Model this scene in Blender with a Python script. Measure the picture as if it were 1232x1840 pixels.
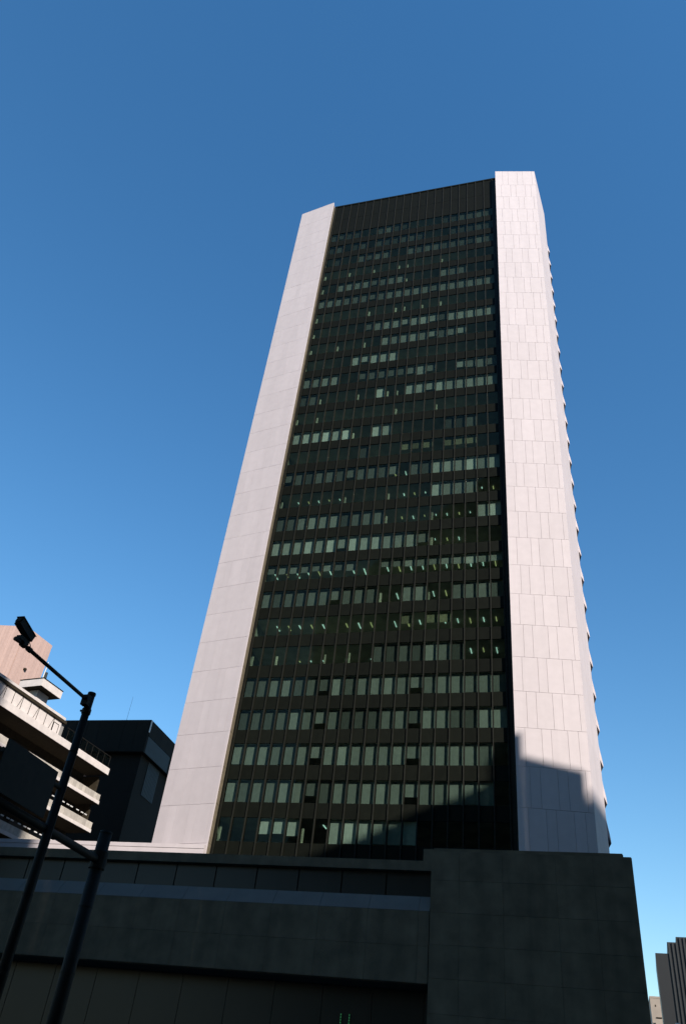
import bpy, bmesh, math, random
from mathutils import Vector, Matrix
random.seed(7)
scn = bpy.context.scene
for o in list(bpy.data.objects): bpy.data.objects.remove(o)

# ------------------------------------------------------------------ camera
cam_d = bpy.data.cameras.new('camera'); cam = bpy.data.objects.new('camera', cam_d)
scn.collection.objects.link(cam); scn.camera = cam
cam_d.sensor_fit = 'VERTICAL'; cam_d.sensor_height = 36.0; cam_d.sensor_width = 36.0
cam_d.lens = 28.0; cam_d.clip_start = 0.1; cam_d.clip_end = 6000
RT = Vector((0.99191008, 0.12694251, 0.0)); FW = Vector((-0.07846914, 0.61314628, 0.78606248)); UP = Vector((0.09978474, -0.7797033, 0.61814705))
m = Matrix(((RT[0], -RT[1], -RT[2]), (FW[0], -FW[1], -FW[2]), (UP[0], -UP[1], -UP[2]))).to_4x4()
m.translation = (0, 0, 1.6); cam.matrix_world = m

# ------------------------------------------------------------------ sun and sky
PHI = math.radians(24.5); EL = math.radians(32.0)     # sun behind the camera, to the right
SUN = Vector((math.sin(PHI)*math.cos(EL), -math.cos(PHI)*math.cos(EL), math.sin(EL)))
world = bpy.data.worlds.new('World'); scn.world = world; world.use_nodes = True
nt = world.node_tree; bg = nt.nodes['Background']
sky = nt.nodes.new('ShaderNodeTexSky'); sky.sky_type = 'NISHITA'; sky.sun_disc = False
sky.sun_elevation = EL; sky.sun_rotation = math.pi - PHI
sky.altitude = 0; sky.air_density = 1.45; sky.dust_density = 0.0; sky.ozone_density = 4.0
hsv = nt.nodes.new('ShaderNodeHueSaturation'); hsv.inputs['Saturation'].default_value = 1.25; hsv.inputs['Hue'].default_value = 0.500      # the film's deep blue
nt.links.new(sky.outputs[0], hsv.inputs['Color']); nt.links.new(hsv.outputs[0], bg.inputs[0]); bg.inputs[1].default_value = 0.124
sd = bpy.data.lights.new('sun', 'SUN'); so = bpy.data.objects.new('sun', sd); scn.collection.objects.link(so)
sd.energy = 4.95; sd.angle = math.radians(0.53); sd.color = (1.0, 0.92, 0.84)
so.rotation_euler = SUN.to_track_quat('Z', 'Y').to_euler(); so.location = SUN*300
vs = scn.view_settings; vs.view_transform = 'Standard'; vs.look = 'None'; vs.gamma = 1; vs.exposure = 0.5; vs.use_curve_mapping = False
scn.render.engine = 'CYCLES'; scn.cycles.transparent_max_bounces = 16

# ------------------------------------------------------------------ materials
def mat(name, col, rough=0.7, var=0.08, scale=3.0, metal=0.0, bump=0.0, bscale=20.0, rnd=0.0, spec=0.5, stain=0.0):
    M = bpy.data.materials.new(name); M.use_nodes = True; N = M.node_tree; L = N.links
    b = N.nodes['Principled BSDF']; b.inputs['Roughness'].default_value = rough; b.inputs['Metallic'].default_value = metal
    b.inputs['Specular IOR Level'].default_value = spec
    tc = N.nodes.new('ShaderNodeNewGeometry')
    nz = N.nodes.new('ShaderNodeTexNoise'); nz.inputs['Scale'].default_value = scale; nz.inputs['Detail'].default_value = 8
    L.new(tc.outputs['Position'], nz.inputs['Vector'])
    mr = N.nodes.new('ShaderNodeMapRange'); mr.inputs['From Min'].default_value = 0.3; mr.inputs['From Max'].default_value = 0.7
    mr.inputs['To Min'].default_value = 1-var; mr.inputs['To Max'].default_value = 1+var
    L.new(nz.outputs['Fac'], mr.inputs['Value'])
    val = mr.outputs[0]
    if rnd:
        oi = N.nodes.new('ShaderNodeObjectInfo'); r2 = N.nodes.new('ShaderNodeMapRange')
        r2.inputs['To Min'].default_value = 1-rnd; r2.inputs['To Max'].default_value = 1+rnd
        L.new(oi.outputs['Random'], r2.inputs['Value'])
        mu = N.nodes.new('ShaderNodeMath'); mu.operation = 'MULTIPLY'; L.new(val, mu.inputs[0]); L.new(r2.outputs[0], mu.inputs[1]); val = mu.outputs[0]
    if stain:   # streaks drawn out down the wall
        mp = N.nodes.new('ShaderNodeMapping'); mp.inputs['Scale'].default_value = (0.9, 0.9, 0.05); L.new(tc.outputs['Position'], mp.inputs['Vector'])
        n2 = N.nodes.new('ShaderNodeTexNoise'); n2.inputs['Scale'].default_value = 1.0; n2.inputs['Detail'].default_value = 6; L.new(mp.outputs[0], n2.inputs['Vector'])
        r3 = N.nodes.new('ShaderNodeMapRange'); r3.inputs['From Min'].default_value = 0.35; r3.inputs['From Max'].default_value = 0.7
        r3.inputs['To Min'].default_value = 1.0; r3.inputs['To Max'].default_value = 1-stain; L.new(n2.outputs['Fac'], r3.inputs['Value'])
        m3 = N.nodes.new('ShaderNodeMath'); m3.operation = 'MULTIPLY'; L.new(val, m3.inputs[0]); L.new(r3.outputs[0], m3.inputs[1]); val = m3.outputs[0]
    hs = N.nodes.new('ShaderNodeVectorMath'); hs.operation = 'SCALE'; hs.inputs[0].default_value = col
    L.new(val, hs.inputs['Scale']); L.new(hs.outputs[0], b.inputs['Base Color'])
    if bump:
        n4 = N.nodes.new('ShaderNodeTexNoise'); n4.inputs['Scale'].default_value = bscale; n4.inputs['Detail'].default_value = 6
        L.new(tc.outputs['Position'], n4.inputs['Vector'])
        bp = N.nodes.new('ShaderNodeBump'); bp.inputs['Strength'].default_value = bump; bp.inputs['Distance'].default_value = 0.02
        L.new(n4.outputs['Fac'], bp.inputs['Height']); L.new(bp.outputs[0], b.inputs['Normal'])
    return M
def glassmat(name, tint, gloss=1.0):
    M = bpy.data.materials.new(name); M.use_nodes = True; N = M.node_tree; L = N.links; N.nodes.clear()
    out = N.nodes.new('ShaderNodeOutputMaterial'); mx = N.nodes.new('ShaderNodeMixShader')
    tr = N.nodes.new('ShaderNodeBsdfTransparent'); tr.inputs[0].default_value = (*tint, 1)
    oi = N.nodes.new('ShaderNodeObjectInfo'); rr = N.nodes.new('ShaderNodeMapRange'); rr.inputs['To Min'].default_value = 0.90; rr.inputs['To Max'].default_value = 1.06
    L.new(oi.outputs['Random'], rr.inputs['Value']); vm = N.nodes.new('ShaderNodeVectorMath'); vm.operation = 'SCALE'; vm.inputs[0].default_value = tint
    L.new(rr.outputs[0], vm.inputs['Scale']); L.new(vm.outputs[0], tr.inputs[0])
    gl = N.nodes.new('ShaderNodeBsdfGlossy'); gl.inputs['Roughness'].default_value = 0.03; gl.inputs[0].default_value = (0.42*gloss, 0.40*gloss, 0.30*gloss, 1)
    fr = N.nodes.new('ShaderNodeFresnel'); fr.inputs[0].default_value = 1.45
    gm = N.nodes.new('ShaderNodeNewGeometry'); iv = N.nodes.new('ShaderNodeMath'); iv.operation = 'SUBTRACT'; iv.inputs[0].default_value = 1.0
    L.new(gm.outputs['Backfacing'], iv.inputs[1]); ml = N.nodes.new('ShaderNodeMath'); ml.operation = 'MULTIPLY'
    L.new(fr.outputs[0], ml.inputs[0]); L.new(iv.outputs[0], ml.inputs[1])
    L.new(ml.outputs[0], mx.inputs[0]); L.new(tr.outputs[0], mx.inputs[1]); L.new(gl.outputs[0], mx.inputs[2]); L.new(mx.outputs[0], out.inputs[0])
    return M
def emat(name, col, strength):
    M = bpy.data.materials.new(name); M.use_nodes = True; N = M.node_tree; b = N.nodes['Principled BSDF']
    b.inputs['Base Color'].default_value = (*col, 1); b.inputs['Emission Color'].default_value = (*col, 1); b.inputs['Emission Strength'].default_value = strength
    return M
M = {}
M['stone'] = mat('pale_stone', (0.512, 0.456, 0.460), 0.75, 0.03, 1.2, rnd=0.03, bump=0.12, bscale=14, stain=0.055)
M['joint'] = mat('joint_sealant', (0.36, 0.27, 0.22), 0.9, 0.1)
M['bronze'] = mat('bronze_cladding', (0.15, 0.125, 0.085), 0.6, 0.15, 2.0, stain=0.25)
M['spandrel'] = mat('dark_spandrel', (0.0056, 0.0066, 0.0046), 0.6, 0.15, 1.5, rnd=0.16, spec=0.05)
M['mullion'] = mat('anodised_mullion', (0.012, 0.0125, 0.009), 0.6, 0.2, 2.0, spec=0.15)
M['glass'] = glassmat('tinted_glass', (0.61, 0.675, 0.635))
M['room'] = mat('office_interior', (0.36, 0.36, 0.31), 0.9, 0.3, 0.8)
M['ceiling'] = mat('office_ceiling', (0.58, 0.58, 0.50), 0.9, 0.2, 0.8)
for i, a in enumerate((0.05, 0.09, 0.15, 0.24, 0.36, 0.50, 0.68)):
    M['blind%d' % (i+1)] = mat('blind_fabric_%d' % (i+1), (a, a*1.0, a*0.98), 0.9, 0.10, 2.5, rnd=0.12)
M['curtain'] = mat('cream_curtain', (0.75, 0.72, 0.60), 0.9, 0.2, 6.0)
M['yblind'] = mat('straw_blind', (0.26, 0.24, 0.16), 0.9, 0.3, 5.0, rnd=0.3)
M['tube_a'] = emat('fluorescent_cool', (0.62, 0.95, 0.85), 1.05)
M['tube_b'] = emat('fluorescent_warm', (0.75, 0.82, 0.38), 0.6)
M['granite'] = mat('dark_granite', (0.120, 0.100, 0.068), 0.8, 0.2, 0.9, rnd=0.06, bump=0.1, stain=0.25, spec=0.2)
M['granite_joint'] = mat('granite_joint', (0.05, 0.042, 0.03), 0.9)
M['coping'] = mat('grey_coping', (0.095, 0.087, 0.073), 0.7, 0.1, 0.8)
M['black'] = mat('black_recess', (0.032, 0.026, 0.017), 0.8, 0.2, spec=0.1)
M['darkglass'] = mat('dark_glazing', (0.021, 0.0195, 0.0155), 0.3, 0.1, 0.5, spec=0.25)
M['concrete'] = mat('white_concrete', (0.62, 0.565, 0.535), 0.8, 0.07, 1.5, stain=0.08)
M['slat'] = mat('weathered_slat', (0.40, 0.365, 0.32), 0.8, 0.12, 2.0, rnd=0.18)
M['pink'] = mat('pink_tile', (0.47, 0.325, 0.275), 0.7, 0.06, 2.0, rnd=0.06, stain=0.10)
M['darkstone'] = mat('dark_building_cladding', (0.009, 0.008, 0.006), 0.7, 0.15, 0.6, rnd=0.1, spec=0.12)
M['bluepanel'] = mat('blue_grey_panel', (0.022, 0.027, 0.028), 0.5, 0.15, 1.0, spec=0.2)
M['steel'] = mat('galvanised_dark_steel', (0.011, 0.0095, 0.0065), 0.7, 0.25, 6.0, bump=0.1, spec=0.2)
M['paint'] = mat('white_paint', (0.6, 0.59, 0.57), 0.6, 0.05)
M['fardark'] = mat('far_tower_cladding', (0.006, 0.0064, 0.006), 0.6, 0.1, 0.5)
M['fargrey'] = mat('far_tower_fin', (0.016, 0.018, 0.0175), 0.6, 0.1, 0.5)
M['beige'] = mat('beige_render', (0.30, 0.25, 0.20), 0.8, 0.1, 0.6)
M['asphalt'] = mat('asphalt', (0.05, 0.05, 0.05), 0.9, 0.25, 4.0, bump=0.3, bscale=60)
M['paving'] = mat('paving', (0.22, 0.21, 0.20), 0.85, 0.12, 2.0)
M['ground'] = mat('city_ground', (0.12, 0.12, 0.115), 0.95, 0.2, 0.05)
M['office'] = mat('office_render', (0.24, 0.23, 0.22), 0.8, 0.1, 0.4)
M['green_lamp'] = emat('green_lamp', (0.15, 0.9, 0.3), 0.05)

# ------------------------------------------------------------------ builders
COL = scn.collection
MESH = {}
def link(o, parent=None):
    COL.objects.link(o)
    if parent: o.parent = parent
    return o
def tag(o, label=None, cat=None, group=None, kind=None):
    if label: o['label'] = label
    if cat: o['category'] = cat
    if group: o['group'] = group
    if kind: o['kind'] = kind
    return o
def empty(name, loc, rz=0.0, label=None, cat=None, group=None):
    e = bpy.data.objects.new(name, None); e.location = loc; e.rotation_euler = (0, 0, rz); COL.objects.link(e)
    return tag(e, label, cat, group)
BF = [(0, 3, 2, 1), (4, 5, 6, 7), (0, 1, 5, 4), (1, 2, 6, 5), (2, 3, 7, 6), (3, 0, 4, 7)]
def bverts(x0, x1, y0, y1, z0, z1):
    return [(x0, y0, z0), (x1, y0, z0), (x1, y1, z0), (x0, y1, z0), (x0, y0, z1), (x1, y0, z1), (x1, y1, z1), (x0, y1, z1)]
def box(name, x0, x1, y0, y1, z0, z1, m, parent=None, rz=0.0):
    """a box whose origin is the middle of its base; alike boxes share one mesh"""
    sx, sy, sz = round(x1-x0, 4), round(y1-y0, 4), round(z1-z0, 4)
    key = (sx, sy, sz, m)
    me = MESH.get(key)
    if me is None:
        me = bpy.data.meshes.new(name); me.from_pydata(bverts(-sx/2, sx/2, -sy/2, sy/2, 0, sz), [], BF); me.materials.append(M[m]); MESH[key] = me
    o = bpy.data.objects.new(name, me); o.location = ((x0+x1)/2, (y0+y1)/2, z0); o.rotation_euler[2] = rz
    return link(o, parent)
class MB:
    def __init__(s): s.v = []; s.f = []
    def box(s, *a):
        n = len(s.v); s.v += bverts(*a); s.f += [tuple(i+n for i in q) for q in BF]; return s
    def prism(s, poly, z0, z1):      # poly counter-clockwise
        n = len(s.v); k = len(poly)
        s.v += [(p[0], p[1], z0) for p in poly]+[(p[0], p[1], z1) for p in poly]
        s.f += [tuple(n+i for i in reversed(range(k))), tuple(n+k+i for i in range(k))]
        s.f += [(n+i, n+(i+1) % k, n+k+(i+1) % k, n+k+i) for i in range(k)]; return s
    def tube(s, a, b, r0, r1=None, seg=14):
        r1 = r0 if r1 is None else r1; a = Vector(a); b = Vector(b); d = (b-a).normalized()
        e = d.orthogonal().normalized(); g = d.cross(e); n = len(s.v)
        for c, r in ((a, r0), (b, r1)):
            for i in range(seg):
                t = 2*math.pi*i/seg; s.v.append(tuple(c+e*(r*math.cos(t))+g*(r*math.sin(t))))
        s.f += [(n+i, n+(i+1) % seg, n+seg+(i+1) % seg, n+seg+i) for i in range(seg)]
        s.f += [tuple(n+i for i in reversed(range(seg))), tuple(n+seg+i for i in range(seg))]; return s
    def sweep(s, poly, y0, y1):      # closed profile in x,z swept along y
        n = len(s.v); k = len(poly)
        s.v += [(p[0], y0, p[1]) for p in poly]+[(p[0], y1, p[1]) for p in poly]
        s.f += [tuple(n+i for i in range(k)), tuple(n+k+i for i in reversed(range(k)))]
        s.f += [(n+(i+1) % k, n+i, n+k+i, n+k+(i+1) % k) for i in range(k)]; return s
    def build(s, name, m, parent=None, smooth=False):
        me = bpy.data.meshes.new(name); me.from_pydata(s.v, [], s.f); me.materials.append(M[m])
        bm = bmesh.new(); bm.from_mesh(me); bmesh.ops.recalc_face_normals(bm, faces=bm.faces); bm.to_mesh(me); bm.free()
        if smooth:
            for p in me.polygons: p.use_smooth = len(p.vertices) == 4
        o = bpy.data.objects.new(name, me); return link(o, parent)

# ------------------------------------------------------------------ ground and street
g = MB().box(-3000, 3000, -3000, 3000, -0.5, 0.0).build('ground', 'ground'); tag(g, kind='structure')
RZ = math.radians(-18.867)
st = MB().box(-300, 300, -68, -30, 0.004, 0.008).build('road', 'asphalt'); st.location = (-8.329, 80.748, 0); st.rotation_euler[2] = RZ; tag(st, kind='structure')
pv = MB().box(-300, 300, -29.98, -14.6, 0.0, 0.14).build('pavement', 'paving'); pv.location = (-8.329, 80.748, 0); pv.rotation_euler[2] = RZ; tag(pv, kind='structure')
ln = MB()
for i in range(-30, 31): ln.box(i*10, i*10+5, -49.08, -48.92, 0.012, 0.014)
lo = ln.build('lane_marking', 'paint'); lo.location = (-8.329, 80.748, 0); lo.rotation_euler[2] = RZ; tag(lo, kind='structure')

# ------------------------------------------------------------------ the tower
T = empty('office_tower', (-8.329, 80.748, 0), RZ, 'tall dark glass office tower between two pale stone piers', 'office tower')
HT = 135.6; PITCH = 3.7426; Z0 = 25.18; BAY = 1.40244; X0 = 0.12; ROWS = 28; NB = 20
L1 = Vector((-6.62, 0.20)); L2 = Vector((-0.18, -0.93)); R1 = Vector((28.90, -1.22)); R2 = Vector((35.41, 0.08)); R3 = Vector((36.60, 8.53))
BASE = 19.0
def stone_pier(A, B, depth_poly, zs, cols, name, vgap, hgap, limit, skip=()):
    """core prism behind a skin of separate stone panels"""
    u = (B-A).normalized(); n = Vector((u.y, -u.x)); W = (B-A).length; TH = 0.10
    MB().prism(depth_poly, BASE, HT-0.06).build(name+'_core', 'joint', T)
    ang = math.atan2(u.y, u.x); far = MB()
    for k in range(len(zs)-1):
        xs = [0.0]+list(cols[k % 2])+[W]
        for i in range(len(xs)-1):
            a = xs[i]+(vgap/2 if i else 0); b = xs[i+1]-(vgap/2 if i < len(xs)-2 else 0)
            c = A+u*((a+b)/2)-n*(TH/2); pr = random.uniform(-0.004, 0.004)
            c = c+n*pr
            z0 = zs[k]+hgap/2; z1 = zs[k+1]-(hgap/2 if k < len(zs)-2 else 0)
            if k < limit:
                box('stone_panel', c.x-(b-a)/2, c.x+(b-a)/2, c.y-TH/2, c.y+TH/2, z0, z1, 'stone', T, ang)
            else:
                s0 = len(far.v); far.box(-(b-a)/2, (b-a)/2, -TH/2, TH/2, z0, z1)
                for q in range(s0, len(far.v)):
                    x, y, z = far.v[q]; far.v[q] = (c.x+x*math.cos(ang)-y*math.sin(ang), c.y+x*math.sin(ang)+y*math.cos(ang), z)
    if far.v: tag(far.build('upper_stone_panels', 'stone', T), kind='stuff')
course0 = 18.49*1.34+1.6
zs = [BASE, BASE+3.62]+[course0+PITCH*k for k in range(0, 29)]
zs = [z for z in zs if z < HT-1.5]+[HT]
colsA = [x*1.315 for x in (0.92, 1.62, 2.80, 3.48, 4.68)]; colsB = [x*1.315 for x in (0.70, 1.88, 2.54, 3.70, 4.43)]
def inset(P, n, d): return P-n*d
nr = Vector(((R2-R1).normalized().y, -(R2-R1).normalized().x)); nl = Vector(((L2-L1).normalized().y, -(L2-L1).normalized().x))
r1i = R1-nr*0.09; r2i = R2-nr*0.09; l1i = L1-nl*0.09; l2i = L2-nl*0.09
stone_pier(R1, R2, [(r1i.x+0.10, r1i.y), (r2i.x-0.09, r2i.y), (R3.x-0.10, R3.y), (R3.x-0.5, 12.0), (29.0, 12.0)], zs, (colsA, colsB), 'right_pier', 0.022, 0.026, 25)
stone_pier(L1, L2, [(l1i.x+0.05, l1i.y), (l2i.x-0.10, l2i.y), (-0.28, 12.0), (-7.6, 12.0)], zs, ([x*1.0 for x in colsB], colsA), 'left_pier', 0.010, 0.024, 25)
# stone edges that turn the corners of the piers
MB().prism([(L2.x-0.098, L2.y+0.02), (L2.x+0.0, L2.y+0.004), (L2.x+0.0, L2.y+0.22), (L2.x-0.098, L2.y+0.22)], BASE, HT-0.004).build('pier_edge', 'stone', T)
MB().prism([(R1.x+0.004, R1.y+0.012), (R1.x+0.095, R1.y+0.035), (R1.x+0.095, R1.y+1.5), (R1.x+0.004, R1.y+1.5)], BASE, HT-0.004).build('pier_edge', 'stone', T)
# bronze return of the left pier, in storey-high sheets
for k in range(31):
    z0 = BASE+0.02+k*PITCH; z1 = min(z0+PITCH-0.03, HT-0.05)
    if z0 < HT-1: box('return_sheet', -0.27, -0.195, L2.y+0.24, 0.30, z0, z1, 'bronze', T)
# chamfered side of the right pier
uc = (R3-R2).normalized(); ncv = Vector((uc.y, -uc.x))
p = [R2+ncv*0.0+uc*0.004, R3, R3-ncv*0.09, R2-ncv*0.09+uc*0.004]
for k in range(len(zs)-1):
    MB().prism([tuple(q) for q in p], zs[k]+0.004, zs[k+1]-0.004).build('corner_stone', 'stone', T)
# flared spandrel skirts down the right-hand side
prof = [(0.0, 2.35), (0.035, 1.95), (0.10, 1.45), (0.17, 1.0), (0.225, 0.55), (0.26, 0.0), (0.235, 0.0), (0.0, 0.72)]
def skirt(x, zb, sgn):
    b = MB().sweep([(p[0]*sgn, p[1]) for p in prof], 0.0, 27.0).build('side_spandrel', 'stone', T); b.location = (x, R3.y+0.01, zb); return b
sk = skirt(R3.x, 0, 1); me_r = sk.data; bpy.data.objects.remove(sk)
for k in range(-1, 27):
    zb = course0+PITCH*k+0.02
    o = bpy.data.objects.new('side_spandrel', me_r); o.location = (R3.x, R3.y+0.01, zb); o.rotation_euler[2] = math.radians(9); link(o, T)
def side_wall(name, a, z0, z1, m):
    o = MB().box(-1.2, -a, 0.05, 27.0, z0, z1).build(name, m, T); o.location = (R3.x, R3.y, 0); o.rotation_euler[2] = math.radians(9)
side_wall('side_glazing', 0.05, BASE, course0+PITCH*27.2, 'darkglass')
side_wall('side_parapet', 0.01, course0+PITCH*27.2, HT, 'stone')
# the body behind
MB().prism([(-7.6, 12.05), (-0.28, 12.05), (-0.28, 9.0), (29.0, 9.0), (29.0, 12.05), (35.2, 12.05), (31.4, 36.0), (-7.6, 36.0)], BASE, HT-0.3).build('tower_body', 'stone', T)
MB().box(-0.19, 28.98, 0.35, 8.98, HT-0.5, HT-0.2).build('tower_roof', 'spandrel', T)

# curtain wall ------------------------------------------------------
def wtop(k): return Z0+PITCH*k+0.20
WH = 2.25; GL = BAY-0.10
for j in range(NB+1):
    x = X0+BAY*j
    box('mullion', x-0.05, x+0.05, -0.17, 0.06, BASE, HT-0.35, 'mullion', T)
box('coping_rail', -0.17, 28.88, -0.10, 0.30, HT-0.34, HT-0.01, 'spandrel', T)
box('end_panel', X0+BAY*NB+0.06, 28.88, 0.03, 0.20, BASE, HT-0.36, 'mullion', T)
box('end_panel', -0.19, X0-0.055, 0.03, 0.20, BASE, HT-0.36, 'mullion', T)
# spandrel panels: bay by bay, the upper storeys joined
upper = MB()
def spandrel(j, z0, z1, single):
    x = X0+BAY*j
    if single: box('spandrel_panel', x+0.055, x+BAY-0.055, 0.0, 0.14, z0, z1, 'spandrel', T)
    else: upper.box(x+0.055, x+BAY-0.055, 0.0, 0.14, z0, z1)
for k in range(ROWS+1):
    z1 = wtop(k)-WH-0.012 if k < ROWS else HT-0.36
    z0 = wtop(k-1)+0.012 if k else BASE
    for j in range(NB):
        if k < ROWS: spandrel(j, z0, z1, k < 15)
        else:
            h = (z1-z0)/2
            spandrel(j, z0, z0+h-0.02, False); spandrel(j, z0+h+0.02, z1, False)
tag(upper.build('upper_spandrel_panels', 'spandrel', T), kind='stuff')
# floors and rooms
for k in range(ROWS):
    zt = wtop(k)
    box('office_ceiling', -0.15, 28.9, 0.16, 8.9, zt+0.02, zt+0.10, 'ceiling', T)
    box('office_floor', -0.15, 28.9, 0.16, 8.9, zt+0.12, zt+0.5, 'room', T)
box('core_wall', -0.15, 28.9, 8.6, 8.9, BASE, HT-0.6, 'room', T)
box('room_partition', -0.18, -0.14, 0.22, 8.5, BASE, HT-0.6, 'room', T)
box('room_partition', 28.9, 28.95, 0.22, 8.5, BASE, HT-0.6, 'room', T)
# blinds: one letter per bay (1-7 how pale, s a narrow drawn curtain, y straw blind)
BL = {27: "3311..3422....223343", 26: "23.23.322332...22232", 25: ".1..4344..4344333243", 24: "s..s..s..ss...s.....",
      23: "s.55554455s...544...", 22: "55544444555554555555", 21: "s.....s..ss.s.s.....", 20: "s.....34555565255555",
      19: "s..s..s.554545345...".replace('554545345', '545545345'), 18: ".....66666..........", 17: "4455..33333454..5443", 16: "23s...s.7ss665655555",
      15: "s.s.......s...s.....", 14: "777777s.77.....213..", 13: ".......2...yyy.yyy..", 12: "43333343334.32675757",
      11: "s.....s...s...6544..", 10: "3355553445s...s...57", 9: "77777767766654s.....", 8: "45544544..4454555655",
      7: "4343444444s.55s.4454", 6: "............y.yy....", 5: "s.s...s.s.3232643...", 4: "44454445345554555454",
      3: "34345454333444554355", 2: "5554555555545555654.", 1: "5454554455555555555.", 0: "s..777s.777777......"}
SHORT = {27: [1, 9], 25: [5, 17], 23: [6], 22: [6, 13], 20: [6, 10, 13, 14], 19: [13, 15, 16], 18: [6], 17: [6, 7, 8, 9, 10, 11, 13, 16, 17, 19], 16: [13],
         12: [0, 10, 6], 9: [6, 13], 8: list(range(20)), 4: [6, 13], 3: [6, 13], 2: [6, 13], 1: [6, 13], 0: [3, 4, 5], 7: [6]}
far_g = MB(); far_b = {}
def blind_mesh(w, h, m):
    key = ('blind', w, h, m); me = MESH.get(key)
    if me is None:      # a cloth with a stiff bottom bar
        b = MB(); b.box(-w/2, w/2, -0.004, 0.004, -h, 0).box(-w/2, w/2, -0.012, 0.012, -h-0.03, -h-0.001)
        me = bpy.data.meshes.new('blind'); me.from_pydata(b.v, [], b.f); me.materials.append(M[m]); MESH[key] = me
    return me
gme = bpy.data.meshes.new('window_pane'); gme.from_pydata(bverts(-GL/2, GL/2, -0.01, 0.01, 0, WH), [], BF); gme.materials.append(M['glass'])
cb = MB()
for i in range(4): cb.box(i*0.06, i*0.06+0.045, (i % 2)*0.05, (i % 2)*0.05+0.05, -1.5, 0)
cme = bpy.data.meshes.new('curtain'); cme.from_pydata(cb.v, [], cb.f); cme.materials.append(M['curtain'])
for k in range(ROWS):
    for j in range(NB):
        x = X0+BAY*(j+0.5); zb = wtop(k)-WH; pane = None
        if k < 15:
            pane = bpy.data.objects.new('window_pane', gme); pane.location = (x, 0.06, zb); link(pane, T)
        else: far_g.box(x-GL/2, x+GL/2, 0.05, 0.07, zb, zb+WH)
        c = BL[k][j]
        if c == '.': continue
        if c.isdigit() and k >= 22: c = str(max(1, int(c)-1))     # dimming through the glass put into the cloth colour, top storeys
        if c == 's':
            o = bpy.data.objects.new('curtain', cme); pos = Vector((x-GL/2+0.05+0.10*random.random(), 0.24, zb+1.45-0.3*random.random()))
            o.scale = (0.6+0.6*random.random(), 1, 0.75+0.25*random.random())
        else:
            h = WH-0.12
            if j in SHORT.get(k, ()): h = (1.05 if k == 8 else 1.45)+random.uniform(-0.12, 0.12)
            else: h += random.choice((0, 0, 0, -0.06, -0.1))
            h = round(h, 2)
            nm = 'yblind' if c == 'y' else 'blind'+c
            if c == 'y': h = 1.2
            o = bpy.data.objects.new('blind', blind_mesh(round(GL-0.02, 3), h, nm)); pos = Vector((x, 0.33, zb+WH-0.01))
        if pane: o.location = pos-pane.location; link(o, pane)
        else: o.location = pos; link(o, T)
tag(far_g.build('upper_window_panes', 'glass', T), kind='stuff')
# fluorescent tubes on the ceilings of the rooms with open blinds
TUBES = {12: [10, 11], 11: [1, 2, 3, 4, 5, 11, 12, 13, 18, 19], 10: [11, 12, 13, 14, 15, 16, 17], 9: [14, 15, 16],
         8: [0, 1, 2, 3, 4, 5, 7, 8, 10, 11, 12, 13, 14, 15, 16, 17, 18, 19], 7: [5, 7, 9, 11, 12, 14, 15, 16],
         6: [1, 2, 3, 4, 5, 7, 8, 9, 11, 12, 13, 15, 16, 17, 18, 19], 5: [3, 4, 5, 7, 9, 11, 12, 17, 18, 19], 0: [7]}
for k, l in TUBES.items():
    for j in l:
        x = X0+BAY*j+0.36+random.uniform(-0.05, 0.05); zt = wtop(k)
        a = 1.75; ln_ = random.choice((0.9, 1.1, 1.25))
        if k == 5 and j < 15: a = 3.35; ln_ = 0.3
        if k in (9, 10, 11): ln_ = random.choice((0.3, 0.45, 0.6))
        box('ceiling_lamp', x-0.03, x+0.03, a, a+ln_, zt-0.05, zt+0.012, 'tube_a' if (k*7+j*3) % 5 < 3 else 'tube_b', T)

# ------------------------------------------------------------------ podium
P = empty('podium', (-8.329, 80.748, 0), RZ, 'low dark granite podium building at the foot of the tower', 'podium building')
MB().box(-60, 37.15, -8.6, 44, 0, 18.9).build('podium_core', 'black', P)
MB().box(23.75, 37.15, -13.85, -8.5, 0, 18.6).build('block_core', 'granite_joint', P)
def panels(x0, x1, xs, zl, y, th, m, nm, vary=0.006):
    for k in range(len(zl)-1):
        e = [x0]+[q for q in xs if x0 < q < x1]+[x1]
        for i in range(len(e)-1):
            dy = random.uniform(0, vary)
            box(nm, e[i]+0.007, e[i+1]-0.007, y-dy, y-dy+th, zl[k]+0.007, zl[k+1]-0.007, m, P)
panels(23.6, 37.25, [25.6, 28.6, 32.2, 34.7], [0.2, 2.4, 4.6, 6.7, 8.7, 10.7, 12.7, 14.7, 16.78, 18.74], -14.0, 0.14, 'granite', 'granite_panel')
# right flank
for k, (z0, z1) in enumerate(zip([0.2, 2.4, 4.6, 6.7, 8.7, 10.7, 12.7, 14.7, 16.78], [2.4, 4.6, 6.7, 8.7, 10.7, 12.7, 14.7, 16.78, 18.74])):
    for i in range(5): box('granite_panel', 37.155, 37.29, -13.85+i*3.4, -13.85+(i+1)*3.4-0.02, z0+0.012, z1-0.012, 'granite', P)
box('block_coping', 23.6, 36.75, -13.2, -8.62, 18.75, 19.18, 'granite', P)
box('roof_kerb', 22.0, 37.0, -8.55, -7.2, 18.92, 20.45, 'granite', P)
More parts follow.
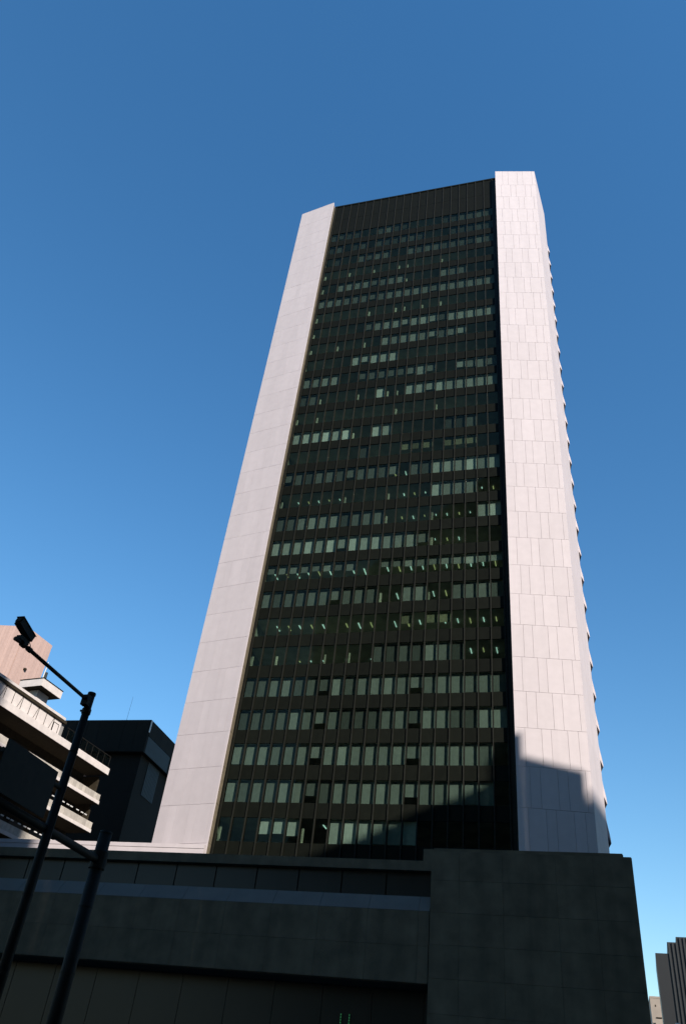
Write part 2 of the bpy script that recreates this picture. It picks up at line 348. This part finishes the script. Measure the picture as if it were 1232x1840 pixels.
# long wing: upper recess, sloping coping, wall, dark ground floor
box('recess_roof', -60, 23.58, -9.4, -8.62, 18.6, 19.32, 'granite', P)
bays = [-60+3.6*i for i in range(24)]
for x in bays:
    if x < 23: box('recess_glazing', x+0.05, min(x+3.55, 23.55), -8.75, -8.61, 15.2, 18.58, 'darkglass', P)
for x in bays:
    if x > 23: continue
    w = min(3.58, 23.56-x)
    b = MB(); n0 = [(x, -14.0, 14.75), (x+w, -14.0, 14.75), (x+w, -13.15, 15.85), (x, -13.15, 15.85), (x, -13.9, 14.6), (x+w, -13.9, 14.6), (x+w, -8.7, 15.6), (x, -8.7, 15.6)]
    b.v = n0; b.f = [(0, 1, 2, 3), (4, 7, 6, 5), (0, 4, 5, 1), (1, 5, 6, 2), (2, 6, 7, 3), (3, 7, 4, 0)]
    b.build('sloping_coping', 'coping', P)
panels(-60, 23.56, bays, [10.35, 12.55, 14.73], -14.0, 0.14, 'granite', 'granite_panel')
MB().box(-60, 23.56, -13.85, -8.62, 10.3, 14.58).build('wing_core', 'granite_joint', P)
for x in bays:
    if x < 23:
        box('shopfront_pane', x+0.08, min(x+3.52, 23.5), -11.2, -11.05, 0.3, 10.25, 'darkglass', P)
        box('column', x-0.07, x+0.07, -11.24, -11.06, 0.14, 10.29, 'darkglass', P)
for x in (17.15, 17.75):
    for i in range(4): box('green_lamp', x, x+0.05, -11.35, -11.28, 8.0+i*0.16, 8.10+i*0.16, 'green_lamp', P)
# pale parapet at the foot of the left pier
box('parapet_wall', -60, -0.16, -1.40, -1.0, 18.92, 21.95, 'stone', P)
for i in range(20):
    box('parapet_coping', -60+i*2.992, -60+(i+1)*2.992-0.012, -1.44, -0.98, 21.96, 22.32, 'stone', P)

# ------------------------------------------------------------------ concrete building with balconies
C = empty('balcony_building', (-25.92, 104.83, 0), math.radians(64), 'white concrete building with long balconies left of the tower', 'building')
LEN = 46.0
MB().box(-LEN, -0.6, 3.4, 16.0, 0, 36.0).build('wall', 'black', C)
MB().box(-LEN, -10.2, 0.75, 16.0, 36.76, 38.55).build('upper_wall', 'concrete', C)
s = box('terrace_slab', -LEN, 0, 0, 16.2, 35.9, 36.75, 'concrete', C)
for zb, zt in ((32.05, 33.22), (28.55, 29.75), (24.1, 25.3), (21.0, 22.2)):
    b = box('balcony_slab', -LEN, -0.2, 0.0, 3.38, zb, zb+0.38, 'concrete', C)
    n = int(LEN/0.62)
    sl = MB()
    for i in range(n):
        x = -0.25-(i+1)*0.62
        if x < -LEN+0.5: break
        if zb > 28 and x > -34: box('balustrade_board', x+0.02, x+0.60, 0.05+0.02*(i % 2), 0.12+0.02*(i % 2), zb+0.39, zt, 'slat', C)
        else: sl.box(x+0.02, x+0.60, 0.05, 0.12, zb+0.39, zt)
    if sl.v: tag(sl.build('lower_balustrade_boards', 'slat', C), kind='stuff')
    if zb < 30:
        for i in range(24):
            x = -1.5-i*0.95-(0.25 if i % 3 == 0 else 0)
            box('handrail_clip', x-0.45, x, 0.04, 0.12, zt+0.42, zt+0.54, 'paint', C)
    for i in range(12): box('balcony_window', -3.6-i*3.6+0.2, -0.8-i*3.6, 3.30, 3.385, zb+0.6, zb+2.9, 'darkglass', C)
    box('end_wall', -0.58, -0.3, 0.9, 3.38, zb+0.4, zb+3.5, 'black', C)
box('soffit_shade', -LEN, -0.06, 0.06, 3.36, 35.86, 35.895, 'black', C)  # black sheet standing in for the shade under the terrace slab
for zb in (32.05, 28.55, 24.1): box('soffit_shade', -LEN, -0.26, 0.06, 3.36, zb-0.04, zb-0.003, 'black', C)  # shade below each balcony, put in as a black sheet
box('soffit_shade', -7.9, -3.87, 8.67, 12.53, 45.46, 45.497, 'black', C)  # canopy underside darkened the same way, shade as a sheet
# roof band and panelled upper storey
box('roof_band', -LEN, -10.0, 0.50, 16.0, 38.98, 39.30, 'concrete', C)
box('fascia_board', -LEN, -9.7, 0.47, 15.9, 38.62, 38.97, 'black', C)
for i in range(9):
    x = -10.3-i*2.9
    box('wall_panel', x-1.43, x, 0.66, 0.745, 36.78, 38.60, 'concrete', C); box('wall_panel', x-2.88, x-1.45, 0.66, 0.745, 36.78, 38.60, 'concrete', C)
    if i: MB().tube((x-0.01, 0.62, 36.8), (x-0.01, 0.62, 38.6), 0.034, seg=6).build('rain_pipe', 'steel', C)
    MB().tube((x-1.44, 0.62, 36.8), (x-1.44, 0.62, 38.6), 0.034, seg=6).build('rain_pipe', 'steel', C)
    MB().tube((x-2.05, 0.60, 36.8), (x-1.55, 0.60, 38.6), 0.026, seg=6).build('brace', 'steel', C)
MB().box(-10.72, -10.66, 0.60, 0.655, 36.8, 38.15).box(-11.66, -11.60, 0.60, 0.655, 36.8, 38.15).box(-11.6, -10.72, 0.60, 0.655, 38.09, 38.15).build('door_frame', 'steel', C)
box('access_door', -11.59, -10.73, 0.62, 0.655, 36.8, 38.08, 'concrete', C)
box('end_wall', -10.2, -9.6, 0.8, 15.8, 36.77, 38.6, 'office', C)
# terrace railing
for i in range(8): MB().tube((-9.3+i*1.28, 0.12, 36.76), (-9.3+i*1.28, 0.12, 38.2), 0.028, seg=8).build('railing_post', 'steel', C)
MB().tube((-9.6, 0.12, 38.2), (-0.3, 0.12, 38.2), 0.055, seg=8).build('handrail', 'steel', C)
for i in range(7): box('railing_pane', -9.25+i*1.28, -8.1+i*1.28, 0.11, 0.13, 36.85, 38.1, 'glass', C)
box('rooftop_unit', -8.3, -6.0, 3.0, 5.0, 36.76, 38.2, 'bluepanel', C)
# roof canopy on its stair head
box('stair_head', -6.9, -4.7, 9.9, 12.3, 36.76, 45.455, 'concrete', C)
box('roof_bounce_blocker', -LEN, -10.1, 0.8, 15.8, 39.31, 39.33, 'black', C)  # unseen dark sheet, added to stop sunlight bouncing off the roof
box('terrace_bounce_blocker', -9.5, -0.5, 0.4, 15.8, 36.755, 36.765, 'black', C)  # added out of view to kill bounce from the terrace top
cn = box('roof_canopy', -7.97, -3.8, 8.6, 12.6, 45.5, 46.55, 'concrete', C)
box('canopy_edge', -8.03, -3.74, 8.54, 12.66, 46.56, 46.66, 'darkstone', C)
MB().tube((-7.6, 9.2, 46.67), (-7.6, 9.2, 49.2), 0.07, seg=8).build('mast', 'paint', C)
MB().tube((-6.9, 9.6, 46.67), (-6.9, 9.6, 48.0), 0.30, 0.22, seg=10).build('roof_vent', 'bluepanel', C)

# ------------------------------------------------------------------ pink tower
K = empty('pink_tower', (-52.7, 127.5, 0), 0, 'pinkish tiled tower block rising behind the balcony building', 'tower block')
d1 = Vector((math.cos(math.radians(64)), math.sin(math.radians(64)))); d2 = Vector((math.cos(math.radians(170)), math.sin(math.radians(170))))
HP = 67.3
pts = [Vector((0, 0)), d1*7.0, d1*7.0+Vector((-9, 9)), d2*22+Vector((2, 16)), d2*22]
MB().prism([tuple(q) for q in pts], 0, HP-0.3).build('tower_core', 'joint', K)
def cladding(d, n, L, w, z0, z1):
    a = math.atan2(d.y, d.x); i = 0
    while i*w < L-0.05:
        ww = min(w, L-i*w); c = d*(i*w+ww/2)+n*0.05
        box('facing_strip', c.x-ww/2+0.015, c.x+ww/2-0.015, c.y-0.05, c.y+0.05+0.03*(i % 4 == 0), z0, z1, 'pink', K, a); i += 1
cladding(d1, Vector((d1.y, -d1.x)), 7.0, 0.70, 20, HP)
cladding(d2, Vector((-d2.y, d2.x)), 22, 0.62, 20, HP)
box('vent_grille', 3.0*d1.x-0.1, 3.0*d1.x+0.35, 3.0*d1.y-0.55, 3.0*d1.y-0.1, 60.2, 60.5, 'black', K)

# ------------------------------------------------------------------ dark building
Dk = empty('dark_block', (-35.3, 166.4, 0), math.radians(-18), 'black clad block with an overhanging top storey beside the left pier', 'building')
MB().box(-30, 0, 0, 24, 61.8, 69.0).build('top_storey', 'darkstone', Dk)
MB().box(-29, -0.9, 1.2, 23, 0, 61.78).build('lower_wall', 'darkstone', Dk)
for i in range(10): box('cladding_panel', -30+i*3.0+0.02, -30+(i+1)*3.0-0.02, -0.10, -0.002, 61.85, 68.9, 'darkstone', Dk)
for i in range(8): box('cladding_panel', 0.002, 0.10, 0.45+i*2.9, 0.45+(i+1)*2.9-0.04, 65.5, 68.9, 'darkstone', Dk)
box('corner_strip', -0.02, 0.14, 0.03, 0.40, 66.2, 68.95, 'paint', Dk)
box('recess_lining', 0.002, 0.05, 0.5, 12.0, 61.9, 65.45, 'bluepanel', Dk)
for i in range(9): box('side_window', -0.895, -0.80, 5.0+i*0.62, 5.5+i*0.62, 54.5, 61.6, 'bluepanel', Dk)
MB().tube((-8.5, 4, 69.0), (-8.5, 4, 76.5), 0.035, 0.02, seg=6).build('antenna', 'steel', Dk)
box('roof_plant', -14.0, -13.2, 3, 4, 69.0, 69.9, 'steel', Dk); box('roof_plant', -15.2, -14.6, 3, 4, 69.0, 69.7, 'steel', Dk)

# ------------------------------------------------------------------ far buildings on the right
def azp(az, D): return Vector((math.sin(math.radians(az))*D, math.cos(math.radians(az))*D, 0))
F = empty('ribbed_tower', azp(22.72, 320), math.radians(-22), 'distant dark stepped tower with vertical ribs at right edge', 'tower block')
MB().box(0, 4.2, 0, 30, 0, 62.4).build('lower_wing', 'fardark', F)
MB().box(4.2, 7.2, 0, 30, 0, 65.9).build('middle_wing', 'fardark', F)
MB().box(7.2, 40, 0, 30, 0, 67.6).build('upper_wing', 'fardark', F)
for i in range(22):
    x = 4.4+i*1.25; top = 65.7 if x < 7.0 else 67.4
    box('rib', x, x+0.45, -0.5, -0.002, 0, top, 'fargrey', F)
G = empty('beige_block', azp(22.10, 240), math.radians(-20), 'small sunlit beige block beyond the podium corner', 'building')
MB().box(0, 2.35, 0, 14, 0, 37.2).build('wall', 'beige', G)
box('parapet', -0.06, 2.41, -0.06, 14.06, 37.21, 37.6, 'beige', G)
box('window', 1.0, 1.25, -0.05, -0.002, 35.4, 35.8, 'black', G); box('ledge', 1.0, 2.3, -0.16, -0.003, 33.0, 33.2, 'black', G)
box('window', 0.15, 0.75, -0.05, -0.002, 26.0, 32.0, 'bluepanel', G)
box('window', 1.0, 1.7, -0.05, -0.002, 26.0, 31.0, 'black', G)
G2 = empty('low_pale_block', azp(23.05, 200), math.radians(-22), 'low pale block in front of the ribbed tower', 'building')
MB().box(0, 9, 0, 12, 0, 26.2).build('wall', 'fardark', G2)
box('roof_hut', 1.0, 1.9, 0.2, 3, 26.21, 27.2, 'concrete', G2)
for i in range(4): box('window', 0.2+i*0.5, 0.5+i*0.5, -0.05, -0.002, 23.5, 24.6, 'beige', G2)

# ------------------------------------------------------------------ buildings across the street (behind the camera, they shade the podium; the two end slabs are added to cut skylight)
E1 = Vector((math.cos(PHI), math.sin(PHI))); E2 = Vector((math.sin(PHI), -math.cos(PHI))); TE = math.tan(EL)
def block(name, a, b, t0, depth, za, zb, label, cat='office block'):
    """street block from lateral a to b, t0 metres beyond the camera; roof height za at a, zb at b"""
    e = empty(name, (E1.x*a+E2.x*t0, E1.y*a+E2.y*t0, 0), PHI, label, cat)
    w = b-a; ha = za+t0*TE; hb = zb+t0*TE
    q = MB(); q.v = [(0, 0, 0), (w, 0, 0), (w, -depth, 0), (0, -depth, 0), (0, 0, ha), (w, 0, hb), (w, -depth, hb), (0, -depth, ha)]
    q.f = [(0, 1, 2, 3), (4, 7, 6, 5), (0, 4, 5, 1), (1, 5, 6, 2), (2, 6, 7, 3), (3, 7, 4, 0)]
    q.build('wall', 'office', e)
    nfl = int(min(ha, hb)/3.7)
    for f in range(1, nfl):
        if w > 4: box('window_band', 0.6, w-0.6, 0.002, 0.06, f*3.7+0.9, f*3.7+2.6, 'darkglass', e)
    return e
block('sky_blocker_left', -190, -46, 40, 25, 175, 175, 'added broad slab left of the grey high rise, blocking skylight')  # unseen slab, added and made tall to reduce sky fill
block('grey_high_rise', -45.9, 3.8, 40, 25, 103, 103, 'highest grey slab across the street behind the viewer', 'office block')
block('stepped_office', 3.82, 11.5, 40, 22, 91, 91, 'narrow stepped office next to the grey high rise')
block('corner_office', 11.52, 21.0, 22, 22, 70.8, 70.8, 'corner office beside the narrow stepped one')
block('flat_roof_office', 21.02, 45.0, 20, 22, 65.9, 65.9, 'long flat roofed office behind the viewer')
block('lift_tower', 45.02, 46.6, 20, 5, 68.4, 68.3, 'slim lift tower at the end of the flat roofed office', 'tower')
block('sloped_roof_office', 46.62, 51.2, 20, 20, 66.0, 63.2, 'office with a sloping roof past the lift tower')
block('far_sloped_office', 50.6, 58.5, 95, 20, 60.3, 65.6, 'farther office with its roof rising to the right')
block('far_flat_office', 58.52, 64.0, 95, 20, 65.6, 65.6, 'farthest flat roofed office on the right')
block('sky_blocker_right', 64.02, 170.0, 30, 25, 150, 150, 'added tall slab at the right end of the row, blocking skylight')  # out of view, height set to block sky fill from the right

# ------------------------------------------------------------------ street poles
def pole_thing(name, base, label, cat): return empty(name, base, math.radians(69.5), label, cat)
S1 = pole_thing('sensor_pole', (-5.71, 19.17, 0), 'dark steel street pole with boom arm carrying a sensor box', 'street pole')
MB().tube((0, 0, 0), (0, 0, 9.82), 0.135, 0.092, 18).build('pole', 'steel', S1, True)
MB().tube((0, 0, 9.80), (0, 0, 9.86), 0.105, 0.10, 18).build('pole_cap', 'steel', S1)
MB().tube((0, 0, 9.30), (0, 0, 9.42), 0.115, 0.115, 16).build('clamp', 'steel', S1)
MB().box(-0.22, -0.08, -0.09, 0.09, 9.46, 9.72).build('arm_bracket', 'steel', S1)
MB().tube((-0.06, -0.13, 9.36), (-0.06, 0.13, 9.36), 0.03, seg=8).build('bolt', 'steel', S1)
arm = MB().tube((-0.15, 0, 9.62), (-3.05, 0, 9.62), 0.045, seg=12).build('boom_arm', 'steel', S1, True)
MB().tube((-2.62, 0, 9.62), (-2.74, 0, 9.62), 0.062, seg=12).build('collar', 'steel', S1)
MB().tube((-2.86, 0, 9.62), (-2.98, 0, 9.62), 0.075, seg=12).build('collar', 'steel', S1)
MB().box(-3.13, -2.83, -0.07, 0.07, 9.64, 9.74).build('sensor_bracket', 'steel', S1)
MB().tube((-3.05, 0.0, 9.62), (-3.22, 0.0, 9.60), 0.05, seg=12).build('arm_tip', 'steel', S1)
sb = MB().box(-0.30, 0.27, -0.085, 0.085, -0.085, 0.085).box(-0.34, 0.28, -0.10, 0.10, 0.087, 0.102).build('sensor_box', 'steel', S1)
sb.location = (-3.04, -0.02, 9.90); sb.rotation_euler = (0, math.radians(17), 0)
MB().tube((-2.80, 0.02, 9.82), (-2.62, 0.05, 9.74), 0.010, seg=6).tube((-2.62, 0.05, 9.74), (-2.74, 0.0, 9.65), 0.010, seg=6).build('cable', 'steel', S1)
MB().tube((-0.05, 0, 7.42), (-2.35, 0, 7.42), 0.055, seg=12).build('lower_arm', 'steel', S1, True)
sp = MB().box(-2.35, -0.42, -0.09, -0.06, 6.60, 7.66).build('sign_panel', 'steel', S1)
for z in (6.8, 7.2, 7.5): box('panel_rib', -2.3, -0.47, -0.058, -0.03, z, z+0.05, 'steel', S1)
for z in (2.2, 3.6, 5.1, 8.3): MB().tube((0, 0, z), (0, 0, z+0.035), 0.140-0.004*z, seg=16).build('strap', 'steel', S1)
MB().tube((0.0, -0.10, 5.1), (-0.02, -0.115, 9.3), 0.012, seg=6).build('cable', 'steel', S1)
MB().box(-0.34, -0.301, -0.06, 0.06, -0.055, 0.055).build('lens_hood', 'black', sb)
S2 = pole_thing('gantry_pole', (-4.94, 21.44, 0), 'shorter dark steel pole with a thick straight arm in front of the podium', 'street pole')
MB().tube((0, 0, 0), (0, 0, 7.15), 0.175, 0.16, 18).build('pole', 'steel', S2, True)
MB().tube((0, 0, 7.15), (0, 0, 7.2), 0.17, 0.15, 18).build('pole_cap', 'steel', S2)
MB().tube((0.25, 0, 6.5), (-6.5, 0, 6.5), 0.10, 0.085, 14).build('boom_arm', 'steel', S2, True)
for z in (2.0, 4.0, 5.4): MB().tube((0, 0, z), (0, 0, z+0.04), 0.184-0.003*z, seg=16).build('strap', 'steel', S2)
MB().tube((0, 0, 6.3), (0, 0, 6.7), 0.20, 0.20, 16).build('flange', 'steel', S2)
